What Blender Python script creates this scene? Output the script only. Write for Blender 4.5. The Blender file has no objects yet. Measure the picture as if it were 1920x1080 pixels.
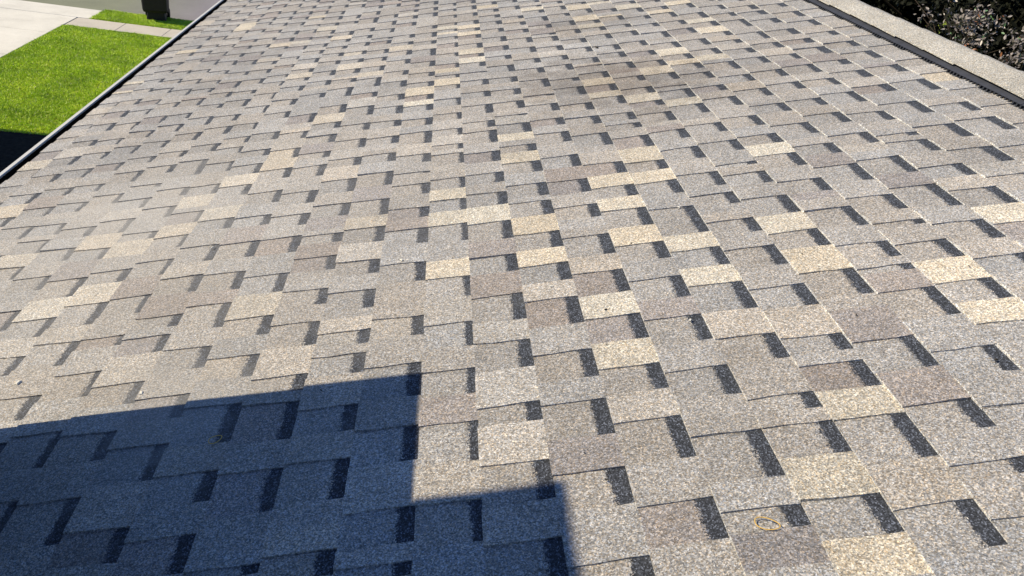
import bpy, math, random
import numpy as np
from mathutils import Vector, Matrix
R = math.radians
random.seed(11); rng = np.random.default_rng(5)
scene = bpy.context.scene
COL = scene.collection
# ------------------------------------------------------------ camera, sky, sun
CAM_Z = 6.8
cd = bpy.data.cameras.new('camera'); cam = bpy.data.objects.new('camera', cd); COL.objects.link(cam)
cd.sensor_width = 36.0; cd.lens = 36.0*1400/1920; cd.clip_start = .05; cd.clip_end = 600
cx, cy, cz = (0.98687,-0.07374,0.14370), (-0.08366,0.52769,0.84531), (0.13817,0.84623,-0.51459)
m = Matrix((cx, cy, [-c for c in cz])).transposed().to_4x4(); m.translation = (0,0,CAM_Z)
cam.matrix_world = m; scene.camera = cam
SUN_EL, SUN_AZ = 40.0, 0.4          # sun stands off the eave side, a touch ahead
sd = Vector((-math.cos(R(SUN_EL))*math.cos(R(SUN_AZ)), math.cos(R(SUN_EL))*math.sin(R(SUN_AZ)), math.sin(R(SUN_EL))))
w = bpy.data.worlds.new('World'); scene.world = w; w.use_nodes = True
nt = w.node_tree; sky = nt.nodes.new('ShaderNodeTexSky'); sky.sky_type = 'NISHITA'; sky.sun_disc = False
sky.sun_elevation = R(SUN_EL); sky.sun_rotation = math.atan2(sd.x, sd.y)
sky.air_density = 1.0; sky.dust_density = .3; sky.ozone_density = 8.0
bg = nt.nodes['Background']; bg.inputs['Strength'].default_value = .112
nt.links.new(sky.outputs[0], bg.inputs['Color'])
sl = bpy.data.lights.new('sun','SUN'); sl.energy = 5.0; sl.angle = R(.53); sl.color = (1,.86,.60)
so = bpy.data.objects.new('sun', sl); COL.objects.link(so); so.location = (0,0,30)
so.rotation_euler = sd.to_track_quat('Z','Y').to_euler()
vs = scene.view_settings; vs.view_transform = 'Standard'; vs.look = 'None'; vs.exposure = 0.45; vs.gamma = 1; vs.use_curve_mapping = False

# roof as measured: butt line of each course (m up the slope), cut-outs of each course (mm along it), coloured cells
LINES=[-2.098, -1.953, -1.816, -1.68, -1.54, -1.399, -1.255, -1.122, -0.978, -0.835, -0.689, -0.546, -0.401, -0.256, -0.125, 0.019, 0.165, 0.31, 0.456, 0.6, 0.745, 0.89, 1.035, 1.18, 1.327, 1.471, 1.626, 1.776]
CUTS=[[(3765,3828),(3943,4011),(6499,6631),(6737,6863),(6930,7063),(7206,7324)],[(2769,2855),(2981,3087),(3203,3292),(3396,3505),(3639,3724),(3850,3971),(4059,4171),(4273,4375),(4508,4585),(4695,4778),(4910,4971),(5082,5159),(5310,5413),(5502,5611),(5744,5878),(6634,6772)],[(2458,2497),(2625,2735),(2820,2910),(3019,3101),(3207,3308),(3421,3510),(3609,3687),(3802,3922),(4038,4126),(4206,4294),(4412,4515),(4606,4698),(4808,4879),(5081,5168),(5270,5373),(5684,5801),(6482,6616),(6767,6904)],[(2291,2381),(2478,2584),(2624,2720),(2825,2916),(3016,3093),(3233,3326),(3434,3542),(3652,3748),(3848,3964),(4094,4179),(4302,4428),(4524,4625),(4755,4833),(4930,5056),(5156,5269),(5789,5900),(6169,6286),(6332,6455),(6605,6710),(6813,6964)],[(1951,2067),(2187,2278),(2376,2479),(2565,2652),(2856,2950),(3068,3184),(3277,3352),(3460,3554),(3676,3779),(3864,3943),(4065,4188),(4295,4378),(4464,4535),(4655,4740),(4849,4965),(5048,5145),(5263,5358),(5736,5831),(5968,6080),(6130,6247),(6348,6463),(6594,6728)],[(1702,1793),(1888,1991),(2108,2229),(2352,2439),(2554,2675),(2769,2860),(2967,3003),(3111,3201),(3294,3370),(3502,3611),(3713,3833),(3960,4034),(4145,4241),(4317,4448),(4567,4649),(4797,4905),(5034,5117),(5231,5321),(5425,5508),(5639,5732),(5854,5963),(6057,6174),(6246,6369),(6510,6632)],[(1360,1408),(1488,1586),(1715,1831),(1916,2040),(2158,2244),(2461,2523),(2637,2738),(2832,2915),(3035,3209),(3302,3403),(3529,3633),(3711,3805),(3926,4044),(4143,4207),(4331,4436),(4545,4630),(4734,4810),(4895,4966),(5110,5186),(5319,5424),(5509,5620),(5784,5892),(5974,6079),(6148,6270),(6363,6466)],[(1102,1203),(1298,1419),(1549,1657),(1772,1826),(1939,2043),(2161,2269),(2353,2449),(2548,2650),(2801,2896),(3023,3130),(3230,3306),(3354,3441),(3533,3627),(3764,3880),(3980,4096),(4224,4313),(4396,4450),(4597,4662),(4775,4844),(5015,5125),(5279,5361),(5479,5579),(5681,5735),(5876,5966),(6079,6200),(6267,6368)],[(1059,1184),(1292,1392),(1490,1578),(1709,1792),(1832,1896),(2020,2125),(2213,2330),(2449,2542),(2741,2840),(2948,3053),(3141,3220),(3336,3441),(3632,3722),(3823,3921),(4061,4158),(4255,4320),(4425,4508),(4628,4734),(4835,4926),(5009,5106),(5249,5316),(5375,5485),(5611,5704),(5801,5922),(5979,6097),(6219,6320)],[(994,1083),(1205,1321),(1408,1497),(1602,1702),(1793,1922),(1994,2107),(2199,2312),(2432,2518),(2621,2731),(2848,2949),(3057,3170),(3289,3384),(3502,3627),(3868,3947),(4090,4189),(4282,4384),(4511,4598),(4694,4782),(4880,4954),(5064,5154),(5253,5368),(5583,5668),(5752,5873),(6128,6253),(6329,6382)],[(944,1037),(1121,1208),(1295,1433),(1538,1631),(1719,1815),(1942,2052),(2184,2302),(2384,2479),(2569,2677),(2810,2924),(3002,3072),(3178,3277),(3357,3448),(3568,3692),(3821,3976),(4074,4153),(4255,4349),(4474,4561),(4659,4746),(4863,4971),(5075,5166),(5263,5368),(5513,5684),(5776,5905),(5999,6107),(6210,6304)],[(920,944),(1066,1188),(1275,1410),(1450,1513),(1638,1751),(1839,1926),(2032,2124),(2214,2281),(2414,2519),(2616,2735),(2864,2949),(3055,3164),(3272,3363),(3474,3607),(3738,3821),(3920,4089),(4220,4328),(4427,4514),(4596,4696),(4834,4929),(4969,5017),(5150,5264),(5357,5479),(5583,5693),(5957,6070)],[(894,953),(1074,1192),(1277,1367),(1488,1571),(1611,1678),(1783,1882),(1974,2059),(2177,2285),(2373,2507),(2625,2747),(2847,2939),(3047,3135),(3253,3342),(3429,3541),(3628,3717),(3835,3952),(4062,4152),(4283,4381),(4478,4584),(4718,4801),(4902,5001),(5243,5343),(5447,5553),(5661,5752),(5846,5942),(6031,6092)],[(871,902),(942,1031),(1153,1266),(1368,1496),(1616,1709),(1890,2004),(2125,2231),(2312,2394),(2501,2593),(2682,2700),(2792,2877),(2991,3134),(3212,3309),(3413,3495),(3566,3649),(3775,3862),(3956,4043),(4156,4269),(4381,4537),(4649,4740),(4832,4966),(5067,5158),(5415,5543),(5611,5725),(5817,5938)],[(921,1025),(1130,1253),(1349,1445),(1539,1647),(1772,1884),(2102,2224),(2325,2418),(2505,2599),(2729,2836),(2876,2937),(3037,3119),(3234,3324),(3422,3531),(3676,3747),(3866,3927),(4057,4150),(4288,4369),(4489,4599),(4694,4768),(4903,4976),(5071,5148),(5276,5372),(5486,5565),(5664,5772)],[(811,906),(995,1104),(1223,1286),(1415,1532),(1623,1748),(1869,1970),(2070,2197),(2321,2427),(2506,2596),(2699,2800),(2893,3033),(3073,3159),(3256,3378),(3484,3571),(3675,3766),(3895,3915),(4016,4108),(4214,4285),(4396,4513),(4641,4735),(4831,4921),(5015,5123),(5247,5347),(5443,5577),(5655,5764)],[(796,837),(956,1052),(1150,1263),(1344,1452),(1566,1692),(1780,1878),(1971,2078),(2198,2307),(2347,2451),(2549,2648),(2747,2820),(2956,3073),(3168,3186),(3261,3365),(3456,3544),(3652,3744),(3844,3969),(4088,4165),(4272,4376),(4468,4590),(4714,4812),(4917,5019),(5108,5189),(5273,5367),(5506,5612)],[(848,945),(1050,1175),(1265,1361),(1461,1571),(1677,1795),(1886,2012),(2132,2225),(2321,2430),(2543,2651),(2784,2901),(2985,3069),(3164,3265),(3372,3396),(3504,3635),(3745,3842),(3938,4030),(4153,4268),(4366,4485),(4609,4705),(4812,4904),(4990,5068),(5252,5360),(5474,5576)],[(749,762),(851,901),(972,1101),(1217,1316),(1417,1528),(1613,1715),(1816,1914),(2024,2150),(2240,2329),(2426,2528),(2692,2823),(2929,3028),(3110,3205),(3320,3442),(3529,3584),(3725,3835),(3925,4010),(4113,4214),(4318,4431),(4471,4515),(4649,4738),(4840,4962),(5066,5148),(5240,5292)],[(722,731),(811,900),(1004,1096),(1136,1188),(1310,1410),(1519,1646),(1734,1834),(1927,2110),(2208,2312),(2402,2487),(2615,2732),(2821,2880),(2920,3011),(3126,3235),(3310,3412),(3513,3615),(3724,3749),(3789,3895),(4009,4107),(4200,4297),(4417,4523),(4626,4751),(4881,4959),(5067,5172),(5246,5326)],[(759,857),(962,1090),(1179,1268),(1308,1372),(1493,1591),(1690,1799),(1885,1972),(2076,2159),(2213,2325),(2445,2551),(2639,2737),(2838,2949),(3034,3102),(3202,3290),(3389,3471),(3601,3716),(3813,3923),(3968,4075),(4207,4316),(4404,4498),(4595,4684),(4875,4995),(5126,5190)],[(896,935),(1016,1102),(1210,1324),(1364,1346),(1504,1628),(1754,1851),(1961,2085),(2183,2270),(2330,2355),(2458,2558),(2647,2748),(2872,2987),(3072,3189),(3229,3250),(3336,3443),(3566,3674),(3772,3864),(3969,4069),(4186,4295),(4386,4471),(4583,4700),(4809,4896),(5110,5145)],[(1165,1254),(1377,1496),(1581,1610),(1650,1735),(1832,1951),(2068,2165),(2268,2377),(2473,2561),(2652,2766),(2896,3010),(3091,3172),(3273,3374),(3439,3535),(3615,3715),(3839,3955),(4056,4183),(4307,4391),(4509,4599),(4700,4817),(4935,5019)],[(1411,1501),(1605,1701),(1792,1823),(1891,1993),(2099,2227),(2321,2407),(2508,2619),(2756,2854),(2952,3053),(3157,3258),(3349,3480),(3626,3733),(3807,3932),(4057,4174),(4262,4363),(4458,4584),(4669,4755),(4875,4937)],[(1665,1776),(1866,2017),(2109,2236),(2356,2454),(2562,2674),(2764,2851),(2976,3070),(3157,3261),(3372,3483),(3566,3655),(3759,3828),(3916,4004),(4125,4238),(4329,4477),(4610,4728)],[(1838,1949),(2033,2121),(2231,2331),(2371,2400),(2528,2628),(2743,2871),(2966,3058),(3149,3272),(3367,3461),(3581,3685),(3764,3906),(4026,4186),(4270,4367),(4462,4575)],[(2092,2211),(2302,2428),(2549,2681),(2810,2902),(3004,3107),(3200,3277),(3390,3507),(3588,3673),(3763,3878),(4011,4114),(4214,4311),(4353,4464)],[(2312,2437),(2508,2603),(2761,2896),(3010,3112),(3224,3343),(3433,3529),(3650,3734),(3861,3978),(4066,4194),(4315,4407)]]
TINTS=[(-1254,5249,1),(-1045,4389,1),(-992,5564,1),(-912,5220,1),(-759,3529,1),(-467,4659,1),(-325,3741,1),(-319,3544,1),(-616,4180,1),(-197,4026,1),(-197,3832,1),(-187,5055,1),(-59,4974,1),(-188,4895,1),(-52,4826,1),(-59,4343,1),(-54,4192,1),(84,5461,1),(-753,4423,1),(-762,4663,1),(374,5224,1),(683,4776,1),(666,4570,1),(807,5107,1),(1241,4308,1),(1211,4120,1),(959,3802,1),(964,3589,1),(1110,3577,1),(825,3533,1),(546,3489,1),(533,3305,1),(666,3166,1),(821,3042,1),(114,2920,1),(1855,2894,1),(-2142,3488,1),(-997,2887,1),(-897,3060,1),(-1186,2735,1),(-1047,2604,1),(-2008,2926,1),(-1457,2510,1),(-1314,2386,1),(-1745,2437,1),(-1177,2519,1),(-1320,2117,1),(-1477,2056,1),(-765,1877,1),(88,2721,1),(-191,2455,1),(-50,2279,1),(-191,2284,1),(-477,2353,1),(93,2142,1),(100,1940,1),(-191,1941,1),(537,2575,1),(526,2357,1),(382,2390,1),(397,2211,1),(385,1988,1),(236,1626,1),(961,2424,1),(819,1910,1),(828,1706,1),(1109,1548,1),(536,1692,1),(555,1881,1),(1395,1781,1),(1117,1381,1),(240,1416,1),(677,1137,1),(538,952,1),(535,773,1),(-1470,2720,2),(-191,1718,2),(1523,2008,2),(542,1494,2),(691,1455,2),(-58,1176,2),(678,937,2),(-192,1119,2),(-748,1565,2),(-590,1619,2),(-37,1401,2),(-395,1667,2),(-1906,2993,3),(-1212,2120,3),(-914,2382,3),(-914,1937,3),(-636,2089,3),(-636,2363,3),(-477,2573,3),(-337,2280,3),(-52,2032,3),(-56,1841,3),(237,2476,3),(375,1576,3),(1250,2065,3),(969,1553,3),(847,1406,3),(1135,2284,3),(98,1105,3),(821,1178,3),(650,1225,3),(376,819,3),(1600,2831,3),(1468,3291,3),(194,1473,3),(-1029,1737,3)]

# ------------------------------------------------------------ helpers
def link(o, parent=None):
    COL.objects.link(o)
    if parent: o.parent = parent
    return o
def mesh_obj(name, verts, faces, mat, parent=None, smooth=False):
    me = bpy.data.meshes.new(name); me.from_pydata([tuple(v) for v in verts], [], faces); me.update()
    if smooth: me.polygons.foreach_set('use_smooth', [True]*len(me.polygons))
    me.materials.append(mat)
    return link(bpy.data.objects.new(name, me), parent)
def empty(name, label, cat, loc=(0,0,0), group=None):
    o = bpy.data.objects.new(name, None); link(o); o.location = loc
    o['label'] = label; o['category'] = cat
    if group: o['group'] = group
    return o
def kind(o, k): o['kind'] = k; return o
class MB:
    def __init__(s): s.v = []; s.f = []
    def box(s, a, b, M=None, bev=0):
        x0,y0,z0 = a; x1,y1,z1 = b; n = len(s.v)
        if bev <= 0:
            P = [(x0,y0,z0),(x1,y0,z0),(x1,y1,z0),(x0,y1,z0),(x0,y0,z1),(x1,y0,z1),(x1,y1,z1),(x0,y1,z1)]
            F = [(0,3,2,1),(4,5,6,7),(0,1,5,4),(1,2,6,5),(2,3,7,6),(3,0,4,7)]
        else:
            e = bev
            P = [(x0,y0,z0),(x1,y0,z0),(x1,y1,z0),(x0,y1,z0),(x0,y0,z1-e),(x1,y0,z1-e),(x1,y1,z1-e),(x0,y1,z1-e),
                 (x0+e,y0+e,z1),(x1-e,y0+e,z1),(x1-e,y1-e,z1),(x0+e,y1-e,z1)]
            F = [(0,3,2,1),(8,9,10,11)]+[(i,(i+1)%4,4+(i+1)%4,4+i) for i in range(4)]+[(4+i,4+(i+1)%4,8+(i+1)%4,8+i) for i in range(4)]
        if M is not None: P = [M @ Vector(p) for p in P]
        s.v += P; s.f += [tuple(i+n for i in f) for f in F]; return s
    def prism(s, prof, axis_pts):
        """sweep a closed 2D profile (list of offset functions) : prof = list of 3D points at start, axis_pts = translations"""
        n0 = len(s.v); k = len(prof)
        for t in axis_pts: s.v += [Vector(p)+Vector(t) for p in prof]
        for j in range(len(axis_pts)-1):
            for i in range(k):
                a = n0+j*k+i; b = n0+j*k+(i+1)%k; s.f.append((a,b,b+k,a+k))
        s.f.append(tuple(n0+i for i in range(k))[::-1]); e = n0+(len(axis_pts)-1)*k
        s.f.append(tuple(e+i for i in range(k))); return s
    def tube(s, pts, rads, n=10, cap=True):
        n0 = len(s.v)
        for j,(p,r) in enumerate(zip(pts,rads)):
            p = Vector(p); d = (Vector(pts[min(j+1,len(pts)-1)])-Vector(pts[max(j-1,0)])).normalized()
            a = d.orthogonal().normalized(); b = d.cross(a)
            for i in range(n):
                t = 2*math.pi*i/n; s.v.append(p+a*math.cos(t)*r+b*math.sin(t)*r)
        for j in range(len(pts)-1):
            for i in range(n):
                q = n0+j*n+i; w2 = n0+j*n+(i+1)%n; s.f.append((q,w2,w2+n,q+n))
        if cap: s.f.append(tuple(range(n0,n0+n))[::-1]); e=n0+(len(pts)-1)*n; s.f.append(tuple(range(e,e+n)))
        return s
    def build(s, name, mat, parent=None, smooth=False): return mesh_obj(name, s.v, s.f, mat, parent, smooth)

# ------------------------------------------------------------ materials
class NT:
    def __init__(s, name, rough=.8, spec=.3):
        s.m = bpy.data.materials.new(name); s.m.use_nodes = True; s.t = s.m.node_tree
        s.b = s.t.nodes['Principled BSDF']; s.b.inputs['Roughness'].default_value = rough
        s.b.inputs['Specular IOR Level'].default_value = spec
    def n(s, typ, **kw):
        o = s.t.nodes.new(typ)
        for k,v in kw.items():
            if k in o.inputs: 
                if hasattr(v,'is_linked') or hasattr(v,'links'): s.t.links.new(v, o.inputs[k])
                else: o.inputs[k].default_value = v
            else: setattr(o, k, v)
        return o
    def math(s, op, a, b=None, clamp=False):
        o = s.t.nodes.new('ShaderNodeMath'); o.operation = op; o.use_clamp = clamp
        for i,v in enumerate((a,b)):
            if v is None: continue
            if hasattr(v,'links'): s.t.links.new(v, o.inputs[i])
            else: o.inputs[i].default_value = v
        return o.outputs[0]
    def mix(s, f, a, b, blend='MIX'):
        o = s.t.nodes.new('ShaderNodeMix'); o.data_type = 'RGBA'; o.blend_type = blend
        for sock,v in ((o.inputs[0],f),(o.inputs[6],a),(o.inputs[7],b)):
            if hasattr(v,'links'): s.t.links.new(v, sock)
            else: sock.default_value = v if not isinstance(v,tuple) else (*v[:3],1)
        return o.outputs[2]
    def ramp(s, f, stops):
        o = s.t.nodes.new('ShaderNodeValToRGB'); e = o.color_ramp.elements
        while len(e) < len(stops): e.new(.5)
        for x,(p,c) in zip(e, stops):
            x.position = p; x.color = (c,c,c,1) if not isinstance(c,tuple) else (*c,1)
        s.t.links.new(f, o.inputs[0]); return o.outputs[0]
    def noise(s, scale, detail=2, rough=.5, vec=None):
        o = s.t.nodes.new('ShaderNodeTexNoise'); o.inputs['Scale'].default_value = scale
        o.inputs['Detail'].default_value = detail; o.inputs['Roughness'].default_value = rough
        s.t.links.new(vec if vec is not None else s.pos(), o.inputs['Vector']); return o.outputs[0]
    def voro(s, scale, vec=None):
        o = s.t.nodes.new('ShaderNodeTexVoronoi'); o.inputs['Scale'].default_value = scale
        s.t.links.new(vec if vec is not None else s.pos(), o.inputs['Vector']); return o
    def pos(s):
        if not hasattr(s,'_p'): s._p = s.t.nodes.new('ShaderNodeNewGeometry').outputs['Position']
        return s._p
    def vec_scale(s, v, sc):
        o = s.t.nodes.new('ShaderNodeVectorMath'); o.operation='MULTIPLY'; s.t.links.new(v,o.inputs[0]); o.inputs[1].default_value = sc
        return o.outputs[0]
    def color(s, c):
        if hasattr(c,'links'): s.t.links.new(c, s.b.inputs['Base Color'])
        else: s.b.inputs['Base Color'].default_value = (*c,1)
    def bump(s, h, strength=.4, dist=.002):
        o = s.t.nodes.new('ShaderNodeBump'); o.inputs['Strength'].default_value = strength; o.inputs['Distance'].default_value = dist
        s.t.links.new(h, o.inputs['Height']); s.t.links.new(o.outputs[0], s.b.inputs['Normal'])

PITCH = R(15.5); HR = 1.12
Vv = Vector((math.cos(PITCH),0,math.sin(PITCH))); Nn = Vector((-math.sin(PITCH),0,math.cos(PITCH)))
ORG = Vector((0,0,CAM_Z)) - Nn*HR
def RP(v, u, n=0.0):
    win = max(0.0, min(1.0, (v+2.15)*2.5))*max(0.0, min(1.0, (1.85-v)*2.5))      # the deck is not quite true: shallow waves
    n += win*(.0030*math.sin(2.1*u+1.3*v+.6)+.0022*math.sin(3.7*v-.9*u)+.0012*math.sin(7.3*u+2.0*v))
    return ORG + Vv*v + Nn*n + Vector((0,u,0))

def granule_material(name, band):
    k = NT(name, .9, .25)
    at = k.n('ShaderNodeAttribute', attribute_name='tint').outputs['Color']
    g = k.voro(400)                                   # single mineral granules
    sep = k.t.nodes.new('ShaderNodeSeparateColor'); k.t.links.new(g.outputs['Color'], sep.inputs[0])
    g2 = k.noise(170, 2, .6)
    sp = k.ramp(sep.outputs[0], [(0,.42),(.3,.71),(.62,1.02),(.85,1.34),(1,1.85)])
    c = k.mix(1.0, at, sp, 'MULTIPLY')
    c = k.mix(1.0, c, k.ramp(g2, [(.30,.76),(.5,1.0),(.70,1.26)]), 'MULTIPLY')
    hue = k.ramp(sep.outputs[1], [(0,(.86,.95,1.10)),(.5,(1,1,1)),(.8,(1.08,1,.88)),(1,(1.2,1.0,.76))])
    c = k.mix(.8, c, hue, 'MULTIPLY')
    # worn and dusty places, broad and low in contrast
    big = k.noise(1.1, 4, .6); c = k.mix(1.0, c, k.ramp(big, [(.3,.86),(.5,1.0),(.72,1.13)]), 'MULTIPLY')
    mid = k.noise(9, 5, .7); c = k.mix(1.0, c, k.ramp(mid, [(.28,.86),(.5,1.0),(.75,1.12)]), 'MULTIPLY')
    if band:
        uv = k.n('ShaderNodeUVMap', uv_map='lay').outputs[0]
        s2 = k.t.nodes.new('ShaderNodeSeparateXYZ'); k.t.links.new(uv, s2.inputs[0])
        d = k.math('ADD', s2.outputs[1], k.math('MULTIPLY', k.math('SUBTRACT', k.noise(75,3,.7), .5), .022))
        d = k.math('ADD', d, k.math('MULTIPLY', k.math('SUBTRACT', sep.outputs[2], .5), .010))
        d = k.math('ADD', d, k.math('MULTIPLY', k.math('SUBTRACT', k.noise(14,1), .5), .012))
        f = k.math('MULTIPLY', k.math('SUBTRACT', d, .1065), 260, True)
        dk = k.mix(1.0, (.031,.036,.049), k.ramp(sep.outputs[1], [(0,.35),(.5,.8),(.75,1.5),(.9,2.8),(1,5.0)]), 'MULTIPLY')
        c = k.mix(k.math('MULTIPLY', f, .98), c, dk)
    # pale patches paint the left slope's sun sheen into the colour; dark ones are grime
    for (v,u,rad,col,amt) in ((-1.45,2.7,.6,(.40,.39,.385),.30),(-1.35,2.3,1.5,(.36,.35,.345),.19),(.62,3.45,.60,(.42,.37,.32),.48),(-.85,1.45,.3,(.36,.36,.37),.2),(.70,4.6,.40,(.45,.40,.34),.35)):
        dn = k.t.nodes.new('ShaderNodeVectorMath'); dn.operation='DISTANCE'; k.t.links.new(k.pos(), dn.inputs[0]); dn.inputs[1].default_value = RP(v,u)
        d = k.math('ADD', k.math('DIVIDE', dn.outputs['Value'], rad), k.math('MULTIPLY', k.math('SUBTRACT', mid, .5), 1.6))
        f = k.math('MULTIPLY', k.ramp(d, [(.25,1.0),(.95,0.0)]), amt)
        c = k.mix(f, c, col, 'MULTIPLY' if col[0] < .9 and v > 0 else 'MIX')
    k.color(c); k.bump(g.outputs['Distance'], .55, .0016)
    return k.m
M = {}
M['shingle'] = granule_material('shingle_base', True)
M['tab'] = granule_material('shingle_tab', False)
def simple(name, col, rough=.6, spec=.4, var=.15, sc=6, metal=0, bump=None):
    k = NT(name, rough, spec); n_ = k.noise(sc, 5, .6)
    c = k.mix(1.0, col, k.ramp(n_, [(.25,1-var),(.5,1.0),(.75,1+var)]), 'MULTIPLY'); k.color(c)
    k.b.inputs['Metallic'].default_value = metal
    if bump: k.bump(k.noise(bump[0],4,.7), bump[1], bump[2])
    return k.m
M['deck'] = simple('roof_felt', (.03,.03,.03), .95, .1)
M['gutter'] = simple('white_gutter_enamel', (.52,.51,.49), .45, .5, .06, 9)
M['shade_black'] = simple('black_shade_fill', (.012,.011,.010), .9, .1, .3, 20)  # near-black that stands in for shade in the gutter and under the caps
M['vent'] = simple('black_vent_plastic', (.022,.023,.030), .5, .35, .2, 30)
M['stucco'] = simple('beige_stucco', (.42,.38,.31), .9, .2, .06, 4, bump=(90,.4,.004))
M['trim'] = simple('white_trim', (.75,.74,.70), .5, .4, .05, 8)
M['brick'] = None
k = NT('grey_brick', .9, .2); bt = k.t.nodes.new('ShaderNodeTexBrick')
bt.inputs['Color1'].default_value=(.20,.19,.18,1); bt.inputs['Color2'].default_value=(.15,.14,.14,1); bt.inputs['Mortar'].default_value=(.3,.29,.27,1)
bt.inputs['Scale'].default_value=4.5; k.t.links.new(k.n('ShaderNodeTexCoord').outputs['Object'], bt.inputs['Vector']); k.color(bt.outputs[0]); M['brick']=k.m
M['bin'] = simple('black_bin_plastic', (.006,.006,.007), .5, .3, .25, 12)
M['rubber'] = simple('tyre_rubber', (.010,.010,.010), .8, .2, .2, 20)
M['steel'] = simple('galvanised_axle', (.45,.46,.48), .35, .5, .1, 20, metal=.8)
# concrete
def concrete(name, col, var):
    k = NT(name, .85, .25)
    c = k.mix(1.0, col, k.ramp(k.noise(.9,6,.65), [(.3,1-var),(.5,1),(.7,1+var*.6)]), 'MULTIPLY')
    c = k.mix(1.0, c, k.ramp(k.noise(45,4,.7), [(.3,.86),(.55,1),(.75,1.1)]), 'MULTIPLY')
    k.color(c); k.bump(k.noise(160,3,.6), .4, .003); return k.m
M['drive'] = concrete('pale_concrete', (.60,.58,.535), .16)
M['walk'] = concrete('sidewalk_concrete', (.47,.435,.385), .14)
k = NT('asphalt', .9, .3)
gx = k.n('ShaderNodeSeparateXYZ'); k.t.links.new(k.pos(), gx.inputs[0])
c = k.mix(k.ramp(k.math('ADD', k.math('MULTIPLY', gx.outputs[0], .16), 2.0), [(.30,0.0),(.72,1.0)]), (.18,.19,.135), (.19,.178,.195))
c = k.mix(1.0, c, k.ramp(k.noise(.7,6,.7), [(.3,.86),(.5,1),(.7,1.12)]), 'MULTIPLY')
c = k.mix(1.0, c, k.ramp(k.noise(70,3,.8), [(.3,.75),(.5,1),(.7,1.25)]), 'MULTIPLY')
k.color(c); k.bump(k.noise(120,2), .5, .004); M['asphalt'] = k.m
k = NT('lawn_soil', .95, .1); c = k.mix(k.ramp(k.noise(2.5,5,.7),[(.35,0.0),(.65,1.0)]), (.15,.19,.02), (.21,.26,.03)); k.color(c); M['soil'] = k.m
k = NT('grass_blades', .55, .3); at = k.n('ShaderNodeAttribute', attribute_name='tint').outputs['Color']
c = k.mix(1.0, at, k.ramp(k.noise(1.1,5,.7), [(.3,(.62,.68,.7)),(.5,(1,1,1)),(.7,(1.3,1.16,1.2))]), 'MULTIPLY'); k.color(c)
k.b.inputs['Subsurface Weight'].default_value = 0; M['grass'] = k.m
def leafmat(name, rough, spec):
    k = NT(name, rough, spec); at = k.n('ShaderNodeAttribute', attribute_name='tint').outputs['Color']; k.color(at); return k.m
M['leaf'] = leafmat('dark_glossy_leaf', .42, .7); M['leaf_green'] = leafmat('green_leaf', .7, .08)
M['bark'] = simple('bark', (.045,.035,.028), .95, .1, .3, 25, bump=(40,.8,.01))
M['shade_ground'] = simple('near_black_shade_ground', (.022,.018,.015), .98, .05, .5, 14, bump=(30,.8,.03))  # near-black ground colour that stands in for shade

# ------------------------------------------------------------ ground
def sheet(name, pts, z, mat, k_='structure', th=None):
    if th:
        n = len(pts); v = [(x,y,z) for x,y in pts]+[(x,y,z-th) for x,y in pts]
        f = [tuple(range(n)), tuple(range(n,2*n))[::-1]]+[(i,n+i,n+(i+1)%n,(i+1)%n) for i in range(n)]
        # keep outward winding whatever the polygon order
        o = mesh_obj(name, v, f, mat)
        import bmesh
        b = bmesh.new(); b.from_mesh(o.data); bmesh.ops.recalc_face_normals(b, faces=b.faces); b.to_mesh(o.data); b.free()
    else: o = mesh_obj(name, [(x,y,z) for x,y in pts], [tuple(range(len(pts)))], mat)
    if k_: kind(o, k_)
    return o
sheet('ground', [(-250,-250),(250,-250),(250,250),(-250,250)], -.12, M['soil'])
LX = -10.85
sheet('street', [(-120,26.45),(120,26.45),(120,36),(-120,36)], -.10, M['asphalt'])
sheet('lawn', [(LX,-14),(-2,-14),(-2,24.15),(LX,24.15)], 0, M['soil'], th=.1)
sheet('parkway_strip', [(-10.60,25.16),(14,25.16),(14,26.40),(-10.2,26.40)], 0, M['soil'], th=.1)
shade_sheet = sheet('lawn_shade_sheet', [(LX+.1,-14),(-2,-14),(-2,15.72),(LX+.1,15.72)], .02, M['shade_ground'], th=.015)  # dark sheet over the lawn, deepens the garage shadow by colour
# driveway in slabs with open joints, apron flaring to the street
drive = kind(link(bpy.data.objects.new('driveway', None)), 'structure')
ys = [15.9,18.3,20.75,23.15,25.15]; xs = [-17.4,-14.1,LX-.01]
for j in range(4):
    for i in range(2):
        MB().box((xs[i]+.008,ys[j]+.008,-.12),(xs[i+1]-.008,ys[j+1]-.008,.015),bev=.006).build('slab', M['drive'], drive)
mesh_obj('apron_slab', [(-18.2,26.62,-.07),(-9.95,26.62,-.07),(-10.55,25.17,.012),(-17.4,25.17,.012),(-18.2,26.62,-.12),(-9.95,26.62,-.12),(-10.55,25.17,-.12),(-17.4,25.17,-.12)],
         [(0,1,2,3),(0,4,5,1),(1,5,6,2),(2,6,7,3),(3,7,4,0)], M['drive'], drive)
walk = kind(link(bpy.data.objects.new('sidewalk', None)), 'structure')
x = LX+.012
joints = [x, -9.42, -8.07, -6.7, -5.35]
while joints[-1] < 10: joints.append(joints[-1]+1.37)
for a,b in zip(joints, joints[1:]):
    MB().box((a+.006,24.17,-.12),(b-.006,25.14,.012+random.uniform(-.004,.004)),bev=.006).build('slab', M['walk'], walk)
kerb = kind(link(bpy.data.objects.new('kerb', None)), 'structure')
xk = -9.9
while xk < 14:
    MB().box((xk+.006,26.405,-.12),(xk+2.99,26.50,.0),bev=.02).build('kerb_stone', M['walk'], kerb); xk += 3.0
# far side of the street
sheet('far_verge', [(-120,36.1),(120,36.1),(120,120),(-120,120)], 0, M['soil'], th=.1)
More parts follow.
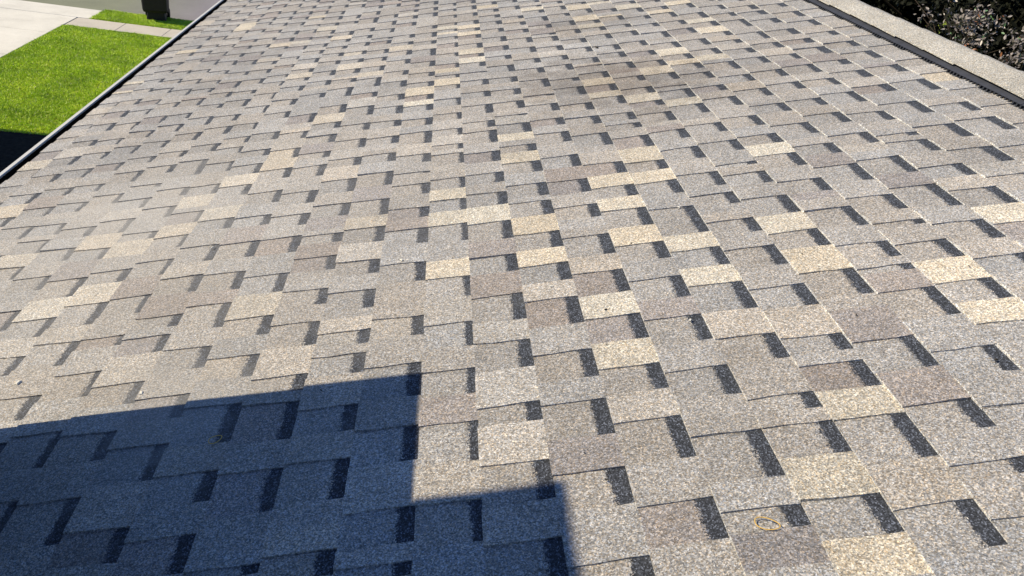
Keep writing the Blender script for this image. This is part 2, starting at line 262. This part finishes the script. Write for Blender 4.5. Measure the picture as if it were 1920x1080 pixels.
# grass blades
def grass(name, x0,x1,y0,y1, n, hmin,hmax, edge=None):
    x = rng.uniform(x0,x1,n); y = rng.uniform(y0,y1,n)
    # tufts: pull toward clump centres
    cxs = rng.uniform(x0,x1,n//14); cys = rng.uniform(y0,y1,n//14); idx = rng.integers(0,len(cxs),n); pull = rng.random(n) < .55
    x = np.where(pull, cxs[idx]+rng.normal(0,.022,n), x); y = np.where(pull, cys[idx]+rng.normal(0,.022,n), y)
    x = np.clip(x,x0-.01,x1+.012); y = np.clip(y,y0-.03,y1+.01)
    hgt = rng.uniform(hmin,hmax,n)*(.75+.5*np.sin(x*2.1+np.cos(y*1.7)*2)**2*.6); wd = rng.uniform(.004,.009,n); a = rng.uniform(0,6.283,n)
    lx = rng.normal(0,.55,n)*hgt; ly = rng.normal(0,.55,n)*hgt
    V = np.empty((n,3,3)); dx = np.cos(a)*wd; dy = np.sin(a)*wd
    V[:,0] = np.stack([x-dx,y-dy,np.zeros(n)],1); V[:,1] = np.stack([x+dx,y+dy,np.zeros(n)],1); V[:,2] = np.stack([x+lx,y+ly,hgt],1)
    me = bpy.data.meshes.new(name); me.vertices.add(n*3); me.vertices.foreach_set('co', V.ravel())
    me.loops.add(n*3); me.loops.foreach_set('vertex_index', np.arange(n*3,dtype=np.int32))
    me.polygons.add(n); me.polygons.foreach_set('loop_start', np.arange(0,n*3,3,dtype=np.int32)); me.update(calc_edges=True)
    g = rng.random(n)[:,None]; base = (1-g)*np.array([.38,.57,.018])+g*np.array([.56,.74,.05])
    dry = rng.random(n) < .07; base[dry] = np.array([.62,.66,.36])
    dk = rng.random(n) < .12; base[dk] *= .45
    c = np.ones((n,3,4)); c[:,:,:3] = base[:,None,:]
    ca = me.color_attributes.new('tint','FLOAT_COLOR','POINT'); ca.data.foreach_set('color', c.ravel())
    me.materials.append(M['grass']); o = link(bpy.data.objects.new(name, me)); o['kind']='stuff'
    return o
o = grass('lawn_grass', LX,-4.0,15.70,24.15, 330000,.025,.060); o['label']='bright green mown lawn grass beside the pale driveway'; o['category']='grass'
o = grass('parkway_grass', -10.5,-5.0,25.16,26.42, 60000,.03,.075); o['label']='green grass of the narrow strip between sidewalk and street'; o['category']='grass'

# ------------------------------------------------------------ house
Y0, Y1 = -1.6, 9.3
V_EAVE, V_VENT, V_APEX = -2.222, 1.905, 2.055
house = empty('house', 'house under a sloping roof of mottled grey, tan and brown asphalt shingles', 'house', (0,0,0))
apex = RP(V_APEX,0); eaveP = RP(V_EAVE+.02,0)
ex_r = 2*apex.x-eaveP.x
# deck: gable prism under the shingles
mb = MB(); t = .03
prof = [RP(V_EAVE+.03,Y0,-.012), RP(V_APEX,Y0,-.012), Vector((ex_r,Y0,eaveP.z)), Vector((ex_r,Y0,eaveP.z-.14)), RP(V_APEX,Y0,-.16), RP(V_EAVE+.03,Y0,-.14)]
mb.prism(prof, [(0,0,0),(0,Y1-Y0,0)]); mb.build('roof_deck', M['deck'], house)
wx0, wx1 = eaveP.x+.35, ex_r-.35
MB().box((wx0,Y0+.3,-.1),(wx1,Y1-.3,eaveP.z-.06)).build('wall', M['stucco'], house)
# gutter: outer face and rolled lip, floor, drip edge; one run
ge = RP(V_EAVE,0); gx1 = ge.x+.015; gz = ge.z-.028
out = gx1-.108
mb = MB(); mb.box((out,Y0,gz-.115),(out+.004,Y1,gz)).box((out,Y0,gz-.12),(gx1+.03,Y1,gz-.1155)); mb.build('gutter', M['gutter'], house)
mb = MB(); mb.prism([(out-.006,Y0,gz-.012),(out-.006,Y0,gz+.002),(out-.001,Y0,gz+.006),(out+.015,Y0,gz+.006),(out+.018,Y0,gz+.002),(out+.018,Y0,gz-.003),(out+.0045,Y0,gz-.008)], [(0,0,0),(0,Y1-Y0,0)]); mb.build('gutter_lip', M['gutter'], house)
MB().box((out+.0045,Y0,gz-.115),(gx1+.028,Y1,gz-.095)).box((out+.0045,Y0,gz-.0945),(out+.0075,Y1,gz-.009)).build('gutter_shade_lining', M['shade_black'], house)  # near-black floor and lining put the trough's shade into the colour
MB().box((gx1+.031,Y0,gz-.16),(gx1+.052,Y1,gz+.008)).build('fascia', M['vent'], house)

# shingles --------------------------------------------------------------
PAL = {0:(.290,.284,.288), 1:(.425,.396,.352), 2:(.340,.324,.314), 3:(.252,.236,.240), 4:(.405,.378,.345)}  # last kind: tan paled to paint in the left slope's sun glare
EDGE = (.56,.56,.575)  # pale sandy butts, lightened to paint in their sunlit line
def tint(kd):
    c = PAL[kd]; b = random.uniform(.91,1.09); h_ = random.uniform(-.03,.03)
    return (c[0]*b*(1+h_), c[1]*b, c[2]*b*(1-h_*1.3))
def rand_kind(u):
    r = random.random()
    if u > 4.6: return 1 if r < .04 else 2 if r < .12 else 3 if r < .24 else 0
    return 2 if r < .10 else 3 if r < .13 else 0
L = [V_EAVE]+LINES+[V_VENT+.02]
courses = []
for j in range(len(L)-1):
    cuts = [(a/1000,b/1000) for a,b in (CUTS[j] if j < len(CUTS) else [])]
    if j == 0: cuts = cuts if cuts else []
    full = []
    lo = cuts[0][0] if cuts else 3.5
    u = lo-random.uniform(.08,.13); pre = []
    while u > Y0:
        wd = random.uniform(.07,.12); pre.append((u-wd,u)); u -= wd+random.uniform(.08,.13)
    full = pre[::-1]
    for c_ in cuts:
        if full and c_[0]-full[-1][1] > .30:
            u = full[-1][1]+random.uniform(.09,.12)
            while u+.09 < c_[0]-.07:
                wd = random.uniform(.07,.10); full.append((u,u+wd)); u += wd+random.uniform(.09,.13)
        full.append(c_)
    u = (full[-1][1] if full else lo)+random.uniform(.08,.13)
    while u < Y1-.2:
        wd = random.uniform(.07,.12); full.append((u,u+wd)); u += wd+random.uniform(.08,.13)
    full = [list(c_) for c_ in full if c_[0] > Y0+.05 and c_[1] < Y1-.05]
    for a,b in zip(full, full[1:]):
        if b[0]-a[1] < .035: a[1] = b[0]-.035
    full = [c_ for c_ in full if c_[1]-c_[0] > .015]
    courses.append(full)
def cell_kind(v0, v1, a, b, default):
    for (v,u,t_) in TINTS:
        if v0-.01 <= v/1000 <= v1+.01 and a-.004 <= u/1000 <= b+.004: return t_ if t_ != 1 or v > -450 else 4
    return default
def add_tint(me, cols):
    ca = me.color_attributes.new('tint','FLOAT_COLOR','CORNER')
    arr = []
    for p,c_ in zip(me.polygons, cols): arr += [*c_,1]*p.loop_total
    ca.data.foreach_set('color', arr)
N0, N1, TH = .0050, .0012, .0037
def strip_geo(j, a, b, cells):
    """base ply of one shingle: course j from u=a to u=b; cells = [(u0,u1,colour)]"""
    v0, v1 = L[j], L[j+1]+.02; V=[];F=[];Cc=[];UV=[]
    g = .0007; dv0 = random.uniform(-.0012,.0012); dv1 = random.uniform(-.0012,.0012)
    us = [a+g]+[c_[1] for c_ in cells[:-1]]+[b-g]
    for u in us:
        f = (u-a)/(b-a); dv = dv0*(1-f)+dv1*f; e = L[j+1]-v0
        V += [RP(v0+dv,u,-.004), RP(v0+dv,u,N0), RP((v0+v1)/2,u,(N0+N1)/2+random.uniform(-.0004,.0004)), RP(v1,u,N1-.0006)]
    for i in range(len(us)-1):
        q=i*4; r=q+4; cc = cells[i][2]
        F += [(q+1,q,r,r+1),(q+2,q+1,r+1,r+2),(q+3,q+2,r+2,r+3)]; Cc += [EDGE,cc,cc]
        s0,sm,s1 = 0,(v1-v0)/2,v1-v0
        UV += [(0,0)]*4+[(0,sm),(0,s0),(0,s0),(0,sm)]+[(0,s1),(0,sm),(0,sm),(0,s1)]
    F += [(0,1,2,3)]; Cc += [cells[0][2]]; UV += [(0,0)]*4
    n=len(V)-4; F += [(n+3,n+2,n+1,n)]; Cc += [cells[-1][2]]; UV += [(0,0)]*4
    return V,F,Cc,UV
def tab_geo(j, a, b, segs):
    """raised tab on course j, segs = [(u_end, colour), ...]"""
    v0, v1 = L[j], L[j+1]; e = v1-v0; V=[];F=[];Cc=[]
    st = [(-.0008,N0),(e*.34,N0+(N1-N0)*.34),(e*.70,N0+(N1-N0)*.70),(e+.012,N1-.0005)]
    lift = random.uniform(0,.0012) if random.random() > .04 else .004
    ja = [random.uniform(-.0020,.0020) for _ in st]; jb = [random.uniform(-.0020,.0020) for _ in st]
    sk = random.uniform(-.0045,.0045)
    us = [a]+[s_[0] for s_ in segs]; nc = len(us)
    for i,u in enumerate(us):
        for q,(s_,n_) in enumerate(st):
            du = (ja[q]+sk*(s_/e-.5) if i==0 else jb[q]+sk*(s_/e-.5) if i==nc-1 else 0)
            top = n_+TH+lift*(1-s_/e)*(1 if i==0 else .6)
            V += [RP(v0+s_,u+du,n_-.0004), RP(v0+s_,u+du,top)]
    S = len(st)*2
    for i in range(nc-1):
        o = i*S; c_ = segs[i][1]
        for q in range(3):
            F.append((o+2*q+3,o+2*q+1,o+S+2*q+1,o+S+2*q+3)); Cc.append(c_)
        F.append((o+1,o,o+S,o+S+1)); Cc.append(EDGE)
    for q in range(3):
        F.append((2*q,2*q+1,2*q+3,2*q+2)); Cc.append(segs[0][1])
        o=(nc-1)*S; F.append((o+2*q+1,o+2*q,o+2*q+2,o+2*q+3)); Cc.append(segs[-1][1])
    return V,F,Cc
strips = []; tabs = []
for j, cuts in enumerate(courses):
    v0, v1 = L[j], L[j+1]
    # shingle joints: about every metre, at a tab edge
    edges = [Y0]; nxt = Y0+random.uniform(.4,1.0)
    for (a,b) in cuts:
        if b > nxt and Y1-b > .4: edges.append(b); nxt = b+.93
    edges.append(Y1)
    allc = []; u = Y0
    for (a,b) in cuts:
        allc.append(('t',u,a)); allc.append(('c',a,b)); u = b
    allc.append(('t',u,Y1))
    si = 0; cur = []
    for (ty,a,b) in allc:
        if ty == 'c': col = tint(cell_kind(v0,v1,a,b, 3 if random.random()<.10 else 0)); col = tuple(x_*.93 for x_ in col)
        else: col = tint(0)
        while si < len(edges)-2 and a >= edges[si+1]-1e-6:
            strips.append([j,edges[si],edges[si+1],cur]); cur = []; si += 1
        cur.append((a,b,col))
        if ty == 't':
            k1 = None; w_ = b-a
            pts = [(u_/1000,t_ if t_ != 1 or v_ > -450 else 4) for (v_,u_,t_) in TINTS if v0-.01 <= v_/1000 <= v1+.01 and a-.004 <= u_/1000 <= b+.004]
            kb = rand_kind((a+b)/2)
            if not pts:
                segs = [(b,tint(kb))]
                if w_ > .10 and random.random() < .28:
                    mid_ = a+w_*random.uniform(.3,.7); segs = [(mid_,tint(kb)),(b,tint(rand_kind(b)))]
            else:
                pu,pt = pts[0]
                if w_ > .13 and len(pts) == 1:
                    if pu > (a+b)/2: segs = [(max(a+.03,min(pu-.045,b-.05)),tint(0)),(b,tint(pt))]
                    else: segs = [(min(b-.03,max(pu+.045,a+.05)),tint(pt)),(b,tint(0))]
                elif len(pts) > 1 and pts[0][1] != pts[1][1]:
                    p0,p1 = sorted(pts)[:2]; segs = [((p0[0]+p1[0])/2,tint(p0[1])),(b,tint(p1[1]))]
                else: segs = [(b,tint(pt))]
            tabs.append([j,a,b,segs,len(strips)])
    strips.append([j,edges[si],edges[-1],cur])
def dist(j,a,b):
    p = RP((L[j]+L[j+1])/2,(a+b)/2)-Vector((0,0,CAM_Z)); c3 = Vector(cz).dot(p)
    if c3 < .1: return 1e3
    x_ = Vector(cx).dot(p)/c3*1400; y_ = Vector(cy).dot(p)/c3*1400
    if abs(x_) > 1060 or abs(y_) > 640: return 1e3+p.length
    return p.length
def make_strip(items, name, parent, stuff=False):
    V=[];F=[];Cc=[];UV=[]
    for (j,a,b,cells) in items:
        v,f,c_,uv = strip_geo(j,a,b,cells); n=len(V); V+=v; F+=[tuple(i+n for i in q) for q in f]; Cc+=c_; UV+=uv
    o = mesh_obj(name,V,F,M['shingle'],parent); add_tint(o.data,Cc)
    l = o.data.uv_layers.new(name='lay'); l.data.foreach_set('uv',[x_ for p in UV for x_ in p])
    if stuff: o['kind']='stuff'
    return o
def make_tab(items, name, parent, stuff=False):
    V=[];F=[];Cc=[]
    for (j,a,b,segs) in items:
        v,f,c_ = tab_geo(j,a,b,segs); n=len(V); V+=v; F+=[tuple(i+n for i in q) for q in f]; Cc+=c_
    o = mesh_obj(name,V,F,M['tab'],parent); add_tint(o.data,Cc)
    if stuff: o['kind']='stuff'
    return o
order = sorted(range(len(strips)), key=lambda i: dist(*strips[i][:3]))
near = set(order[:292]); sobj = {}
for i in sorted(near): sobj[i] = make_strip([strips[i]], 'shingle', house)
make_strip([strips[i] for i in range(len(strips)) if i not in near], 'remaining_shingles', house, True)
ot = sorted(range(len(tabs)), key=lambda i: dist(*tabs[i][:3])); neart = []; rest = []
for i in ot:
    (neart if len(neart) < 298 and tabs[i][4] in near and dist(*tabs[i][:3]) < 900 else rest).append(i)
for i in neart: make_tab([tabs[i][:4]], 'tab', sobj[tabs[i][4]])
make_tab([tabs[i][:4] for i in rest], 'remaining_tabs', house, True)

# ridge vent and caps ------------------------------------------------------
MB().prism([RP(V_VENT+.012,Y0,.004),RP(V_VENT+.012,Y0,.020),RP(V_APEX+.002,Y0,.020),Vector((apex.x,Y0,RP(V_APEX,0,.004).z))],[(0,0,0),(0,Y1-Y0,0)]).build('ridge_vent', M['vent'], house)
mb = MB(); u = Y0
while u < Y1:                       # louvre fins of the vent side
    P0=[RP(V_VENT-.022,u,.003),RP(V_VENT-.022,u+.008,.003),RP(V_VENT-.002,u+.008,.003),RP(V_VENT-.002,u,.003),
        RP(V_VENT-.018,u,.0130),RP(V_VENT-.018,u+.008,.0130),RP(V_VENT-.002,u+.008,.0145),RP(V_VENT-.002,u,.0145)]
    n=len(mb.v); mb.v+=P0; mb.f+=[tuple(i+n for i in f) for f in [(0,3,2,1),(4,5,6,7),(0,1,5,4),(1,2,6,5),(2,3,7,6),(3,0,4,7)]]; u += .022
o = mb.build('vent_louvres', M['vent'], house); o['kind']='stuff'
M['flange'] = simple('dusty_vent_flange', (.034,.037,.050), .6, .3, .25, 25)
for q in range(8):                  # moulded vent lengths, butted end to end
    a0 = Y0+q*1.36; a1 = min(Y1, a0+1.357)
    MB().prism([RP(V_VENT-.014,a0,.0133),RP(V_VENT-.014,a0,.0150),RP(V_VENT+.014,a0,.0220),RP(V_VENT+.014,a0,.0150)],[(0,0,0),(0,a1-a0,0)]).build('vent_flange', M['flange'], house)
MB().prism([RP(V_VENT+.0145,Y0,.0205),RP(V_VENT+.0145,Y0,.0265),RP(V_APEX,Y0,.0265),RP(V_APEX,Y0,.0205)],[(0,0,0),(0,Y1-Y0,0)]).build('cap_gap_shade', M['shade_black'], house)  # black strip painting the shadow gap below the cap overhang
u = Y1-.25; 
while u > Y0-.05:
    # cap shingle laid over the ridge: thin bent sheet, butt toward the viewer
    hw = (V_APEX-V_VENT-.006)+random.uniform(-.004,.004); ln = .30; V=[];F=[];Cc=[]
    b_ = random.uniform(.94,1.06); c_ = (.350*b_,.340*b_,.322*b_)
    if random.random() < .15: c_ = (.32,.30,.30)
    for (uu,nn) in ((u,.0330),(u+ln*.5,.0355),(u+ln,.0380)):
        dv = random.uniform(-.002,.002)
        pr = [RP(V_APEX-hw+dv,uu,nn),RP(V_APEX-hw*.5,uu,nn+.001),RP(V_APEX-.02,uu,nn)]
        ap = RP(V_APEX,uu,nn-.002); mir = [Vector((2*apex.x-p.x,p.y,p.z)) for p in pr[::-1]]
        row = pr+[ap]+mir; V += row; V += [p-Vector((0,0,.0045)) for p in row]
    for r_ in range(2):
        o0=r_*14
        for i in range(6): F.append((o0+i+1,o0+i,o0+14+i,o0+15+i)); Cc.append(c_)
        F.append((o0,o0+7,o0+21,o0+14)); Cc.append(c_); F.append((o0+6,o0+20,o0+27,o0+13)); Cc.append(c_)
    for i in range(6): F.append((i,i+1,i+8,i+7)); Cc.append(c_)
    o = mesh_obj('ridge_cap',V,F,M['tab'],house); add_tint(o.data,Cc)
    u -= .235
# far slope: plain shingle plane (out of view behind the ridge)
f0 = Vector((apex.x,0,RP(V_APEX,0,.004).z)); f1 = Vector((ex_r+.03,0,eaveP.z+.006))
o = mesh_obj('back_slope',[(f0.x,Y0,f0.z),(f0.x,Y1,f0.z),(f1.x,Y1,f1.z),(f1.x,Y0,f1.z)],[(0,3,2,1)],M['tab'],house); add_tint(o.data,[PAL[0]])
# stepped chimney rising through the slope just left of the frame: it throws the stepped shade
tan_el = math.tan(R(SUN_EL))/math.cos(R(SUN_AZ))
def roofz(x): return CAM_Z + (-HR*math.cos(PITCH)+ (x-HR*math.sin(PITCH))*math.tan(PITCH))
def roofx(v): return v*math.cos(PITCH)+HR*math.sin(PITCH)
S1v, S2v = -.254, .046
def top_for(v, x):
    X_ = roofx(v); return RP(v,0,.008).z + (X_-x)*tan_el
def drift(v,x): return (roofx(v)-x)*math.tan(R(SUN_AZ))
xa, xb = -1.045, -1.80
za = top_for(S1v, xa); zb = top_for(S2v, xb)
ya = 1.464; yb = 1.056
chim = empty('chimney', 'stepped grey brick chimney through the roof by the eave', 'chimney', (-1.6,0,0))
def wbox(n_, a, b, mt, par):
    L0 = Vector(par.location); a=Vector(a)-L0; b=Vector(b)-L0
    return MB().box(tuple(a),tuple(b),bev=.01).build(n_, mt, par)
wbox('base', (-1.79,-1.3,roofz(-1.79)-.2),(xa,ya,za), M['brick'], chim)
wbox('stack', (-2.75,-1.3,0),(xb,yb,zb), M['brick'], chim)

# neighbouring garage whose front wall ends the driveway (left of the frame)
gar = empty('garage', 'beige garage at the end of the driveway', 'garage', (-14.3,0,0))
gx0,gx1_,gy1 = -18.5,-11.15,15.75
wbox('wall',(gx0,6,-.1),(gx1_,gy1,3.0),M['stucco'],gar)
mb=MB(); mb.prism([Vector((gx0-.3,6,2.95))-Vector(gar.location),Vector((gx1_+.35,6,2.95))-Vector(gar.location),Vector((gx1_+.35,6,3.08))-Vector(gar.location),Vector(((gx0+gx1_)/2,6,4.5))-Vector(gar.location),Vector((gx0-.3,6,3.08))-Vector(gar.location)],[(0,0,0),(0,gy1-6+.1,0)]); mb.build('roof',M['deck'],gar)
for q in range(4): wbox('door_panel',(-17.2,gy1+.002,.05+q*.55),(-12.4,gy1+.03,.05+q*.55+.54),M['trim'],gar)

# ------------------------------------------------------------ wheeled bin on the parkway strip
bin_ = empty('trash_bin', 'black wheeled trash bin standing on the grass strip beside the street', 'trash bin', (-8.80,26.12,0))
bin_.scale = (1.2,1.2,1.1)
bin_.rotation_euler.z = R(12)
def ring(hx,hy,r,z,dy=0):
    pts=[]
    for (sx,sy,a0) in ((1,1,0),(-1,1,90),(-1,-1,180),(1,-1,270)):
        for q in range(4):
            a=R(a0+q*30); pts.append((sx*(hx-r)+r*math.cos(a), sy*(hy-r)+r*math.sin(a)+dy, z))
    return pts
def loft(rings, name, mat, par):
    V=[];F=[];n=len(rings[0])
    for r_ in rings: V+=r_
    for j in range(len(rings)-1):
        for i in range(n): a=j*n+i; b=j*n+(i+1)%n; F.append((a,b,b+n,a+n))
    F.append(tuple(range(n))[::-1]); F.append(tuple(range((len(rings)-1)*n,len(rings)*n)))
    return mesh_obj(name,V,F,mat,par)
loft([ring(.245,.24,.05,.0,.03),ring(.215,.22,.05,.26,.03),ring(.215,.22,.05,.265,.02)],'base',M['bin'],bin_)
loft([ring(.22,.24,.06,.262,.0),ring(.285,.31,.07,.275,-.02),ring(.305,.335,.07,.34,-.02),ring(.325,.37,.07,.98,0),ring(.345,.39,.07,.985,0),ring(.345,.39,.07,1.03,0)],'body',M['bin'],bin_)
loft([ring(.355,.40,.08,1.034,0),ring(.36,.405,.08,1.06,0),ring(.30,.33,.10,1.12,0)],'lid',M['bin'],bin_)
for sx in (-1,1):
    c0=.27*sx
    mb=MB(); mb.tube([(c0-.03,.30,.13),(c0+.03,.30,.13)],[.13,.13],18); wh=mb.build('wheel',M['rubber'],bin_)
    mb=MB(); mb.tube([(c0-.034,.30,.13),(c0+.034,.30,.13)],[.06,.06],12); mb.build('hub',M['bin'],wh)
MB().tube([(-.30,.30,.13),(.30,.30,.13)],[.012,.012],8).build('axle',M['steel'],bin_)
MB().tube([(-.24,.43,.97),(.24,.43,.97)],[.018,.018],8).build('handle',M['bin'],bin_)
MB().box((.30,-.12,.24),(.318,.10,.94)).build('side_rib',M['bin'],bin_)

# ------------------------------------------------------------ dark trees beyond the ridge
def leaf_mesh(name, centers, size, cols, mat, par, up=.3):
    n=len(centers); a=rng.normal(size=(n,3)); a/=np.linalg.norm(a,axis=1)[:,None]
    nrm=rng.normal(size=(n,3))+np.array([-.15,-.1,up]); nrm/=np.linalg.norm(nrm,axis=1)[:,None]
    t1=np.cross(nrm,a); t1/=np.linalg.norm(t1,axis=1)[:,None]; t2=np.cross(nrm,t1)
    s_=(size*rng.uniform(.6,1.3,n))[:,None]
    P=np.empty((n,6,3)); fold=nrm*s_*.12
    P[:,0]=centers-t1*s_; P[:,1]=centers-t1*s_*.25+t2*s_*.42+fold; P[:,2]=centers+t1*s_*.45+t2*s_*.34+fold
    P[:,3]=centers+t1*s_; P[:,4]=centers+t1*s_*.45-t2*s_*.34+fold; P[:,5]=centers-t1*s_*.25-t2*s_*.42+fold
    idx=(np.arange(n)[:,None]*6+np.array([0,1,2,3, 0,3,4,5])[None,:]).astype(np.int32)
    me=bpy.data.meshes.new(name); me.vertices.add(n*6); me.vertices.foreach_set('co',P.ravel())
    me.loops.add(n*8); me.loops.foreach_set('vertex_index',idx.ravel())
    me.polygons.add(n*2); me.polygons.foreach_set('loop_start',np.arange(0,n*8,4,dtype=np.int32)); me.update(calc_edges=True)
    c_=np.ones((n,6,4)); c_[:,:,:3]=cols[:,None,:]
    ca=me.color_attributes.new('tint','FLOAT_COLOR','POINT'); ca.data.foreach_set('color',c_.ravel()); me.materials.append(mat)
    o=link(bpy.data.objects.new(name,me),par); o['kind']='stuff'; return o
def tree(x,y,h,rx,rz,n,label,pal,lsize,nm='tree',clumps=26,mat='leaf'):
    t=empty(nm,label,'tree',(x,y,0),None)
    mb=MB(); mb.tube([(0,0,-.1),(.05,.02,h*.3),(-.04,.06,h*.6),(.0,0,h*.85)],[.13,.10,.06,.02],9); 
    for q in range(7):
        a=q*.9+random.random(); z0=h*(.3+.07*q); r_=rx*.7
        mb.tube([(0,0,z0),(math.cos(a)*r_*.5,math.sin(a)*r_*.5,z0+h*.1),(math.cos(a)*r_,math.sin(a)*r_,z0+h*.16)],[.05,.03,.01],6)
    mb.build('trunk',M['bark'],t)
    cc=rng.normal(size=(clumps,3)); cc/=np.linalg.norm(cc,axis=1)[:,None]; cc*=(rng.uniform(.35,1.0,clumps)**.6)[:,None]
    cc*=np.array([rx,rx,rz]); cc[:,2]+=h-rz; rr=rng.uniform(.22,.5,clumps)*rx*.75
    k_=rng.integers(0,clumps,n); d=rng.normal(size=(n,3)); d/=np.linalg.norm(d,axis=1)[:,None]; d*=(rng.random(n)**.38)[:,None]
    P_=cc[k_]+d*rr[k_][:,None]*np.array([1,1,.7])
    g=rng.random(n)[:,None]; cols=(1-g)*np.array(pal[0])+g*np.array(pal[1]); od=rng.random(n)<.02; cols[od]=np.array(pal[2])
    leaf_mesh('crown',P_,np.full(n,lsize),cols,M[mat],t); return t
sheet('shade_dark_backdrop', [(6.8,-5),(60,-5),(60,60),(6.8,60)], -.02, M['shade_ground'], th=.08)  # near-black ground, paints the shade seen through gaps in the trees
PL=((.030,.028,.026),(.060,.055,.050),(.20,.09,.03))
GR=((.02,.035,.012),(.05,.08,.025),(.12,.14,.03))
BK=((.008,.009,.007),(.014,.016,.011),(.02,.02,.012))  # near-black leaves: the shade inside the foliage is put into the colour
for i,(x_,y_,h_,rx_,lb) in enumerate([
    (11.2,9.4,6.9,2.3,'tree crown in shade-dark leaf colour at the right end of the row beyond the ridge'),
    (11.6,13.2,7.3,2.5,'tree crown in shade-dark leaf colour behind the pale leafed tree beyond the ridge'),
    (11.8,17.6,7.4,2.6,'tree crown in shade-dark leaf colour left of the pale leafed tree beyond the ridge'),
    (12.2,22.4,7.6,2.9,'tree crown in shade-dark leaf colour farthest along the ridge, toward the street')]):
    tree(x_,y_,h_,rx_,2.4,30000,lb,BK,.085,nm='shade_dark_tree',clumps=60,mat='leaf_green').__setitem__('group','shade-coloured trees beyond the ridge')
def pale_tree(x,y,label,clumps,nm='leafy_tree'):
    t=empty(nm,label,'tree',(x,y,0)); o0=Vector((x,y,0)); mb=MB()
    top=Vector((0,0,4.2)); mb.tube([(0,0,-.1),(.03,.02,2.2),top],[.11,.08,.05],9)
    P_=[]
    for (px,py,pz,r_,n_) in clumps:
        e=Vector((px,py,pz))-o0; mb.tube([top,(top+e)*.5+Vector((0,0,.15)),e-Vector((0,0,r_*.4)),e],[.008,.006,.005,.003],5)
        d=rng.normal(size=(n_,3)); d/=np.linalg.norm(d,axis=1)[:,None]; d*=(rng.random(n_)**.5)[:,None]*r_*np.array([1,1,.75])
        P_.append(d+np.array(e))
    mb.build('trunk',M['bark'],t); P_=np.concatenate(P_); n=len(P_)
    g=rng.random(n)[:,None]; cols=(1-g)*np.array([.05,.043,.045])+g*np.array([.30,.265,.25])
    od=rng.random(n)<.04; cols[od]=np.array([.24,.10,.05]); od=rng.random(n)<.04; cols[od]=np.array([.08,.16,.07])
    leaf_mesh('crown',P_,np.full(n,.034),cols,M['leaf'],t,up=.2); return t
C2=[]
for _ in range(12):
    fy=random.uniform(-.9,1.0); C2.append((8.7+random.uniform(-.15,.3),11.55+fy*.95,5.18+random.uniform(-.30,.25),random.uniform(.20,.34),random.randint(55,95)))
C2+= [(8.7,13.3,5.15,.22,40),(8.8,13.0,5.35,.2,14),(8.7,12.6,4.75,.25,25),(8.7,10.6,4.75,.35,40),(8.8,14.2,5.5,.35,10),(8.8,12.2,5.75,.4,14),(8.7,11.0,4.4,.35,25)]
pale_tree(9.0,12.3,'loose tree with pale grey green leaves catching the sun just beyond the ridge',C2)

# ------------------------------------------------------------ small things lying on the roof
M['band'] = simple('dull_yellow_rubber', (.50,.33,.09), .6, .3, .1, 40)
M['chip'] = simple('pale_stone_chip', (.62,.60,.55), .8, .3, .1, 60); M['dirt'] = simple('dark_debris', (.03,.025,.02), .9, .1, .3, 60)
def loop(label, v, u, ra, rb, rot):
    pts=[]; r0=Vector(RP(v,u,.0115)); mb=MB(); V=[];F=[]; n_=28; k_=6; th=.0010
    for i in range(n_):
        a=2*math.pi*i/n_; w_=1+.06*math.sin(3*a+1)
        x_=ra*w_*math.cos(a); y_=rb*w_*math.sin(a); xx=x_*math.cos(rot)-y_*math.sin(rot); yy=x_*math.sin(rot)+y_*math.cos(rot)
        dx,dy=math.cos(a+rot),math.sin(a+rot)
        for q in range(k_):
            b=2*math.pi*q/k_; V.append(Vv*(xx+dx*th*math.cos(b))+Vector((0,yy+dy*th*math.cos(b),0))+Nn*(th*math.sin(b)))
    for i in range(n_):
        for q in range(k_): F.append((i*k_+q,((i+1)%n_)*k_+q,((i+1)%n_)*k_+(q+1)%k_,i*k_+(q+1)%k_))
    o=mesh_obj('rubber_band',V,F,M['band'],smooth=True); o.location=r0; o['label']=label; o['category']='rubber band'; o['group']='thin rings lying on the roof'
loop('thin yellow ring lying on a sunlit shingle', .3785, .862, .0215,.0125,-.5)
loop('thin dull yellow ring lying in the dark blue shade', -.723, 1.300, .015,.012,.4)
mb=MB()
for (v,u,s_) in ((-.335,2.02,.005),(-1.35,1.65,.008),(-.44,2.9,.004),(.1,1.75,.005),(-.97,1.52,.006),(.42,1.5,.004),(-1.0,2.3,.004),(.55,2.1,.004)):
    a=random.random()*3; mb.box((-s_,-s_*.6,0),(s_,s_*.6,s_*.6),M=Matrix.Translation(RP(v,u,.009))@Matrix.Rotation(a,4,'Z'),bev=s_*.25)
o=mb.build('stone_chips',M['chip']); o['kind']='stuff'; o['label']='tiny pale stone chips scattered over the shingles'; o['category']='chips'
mb=MB()
for (v,u,s_) in ((.225,1.60,.004),(.36,1.92,.003),(.79,1.72,.003),(1.15,1.55,.003),(.62,4.05,.010),(.12,1.02,.003),(.09,1.1,.002),(-.5,1.43,.003),(.2,1.45,.002),(.8,1.42,.003),(1.0,1.2,.004)):
    mb.box((-s_,-s_*.5,0),(s_,s_*.5,s_*.5),M=Matrix.Translation(RP(v,u,.0095))@Matrix.Rotation(random.random()*3,4,'Z'),bev=s_*.2)
o=mb.build('dark_debris',M['dirt']); o['kind']='stuff'; o['label']='tiny dark bits of debris scattered over the shingles'; o['category']='debris'
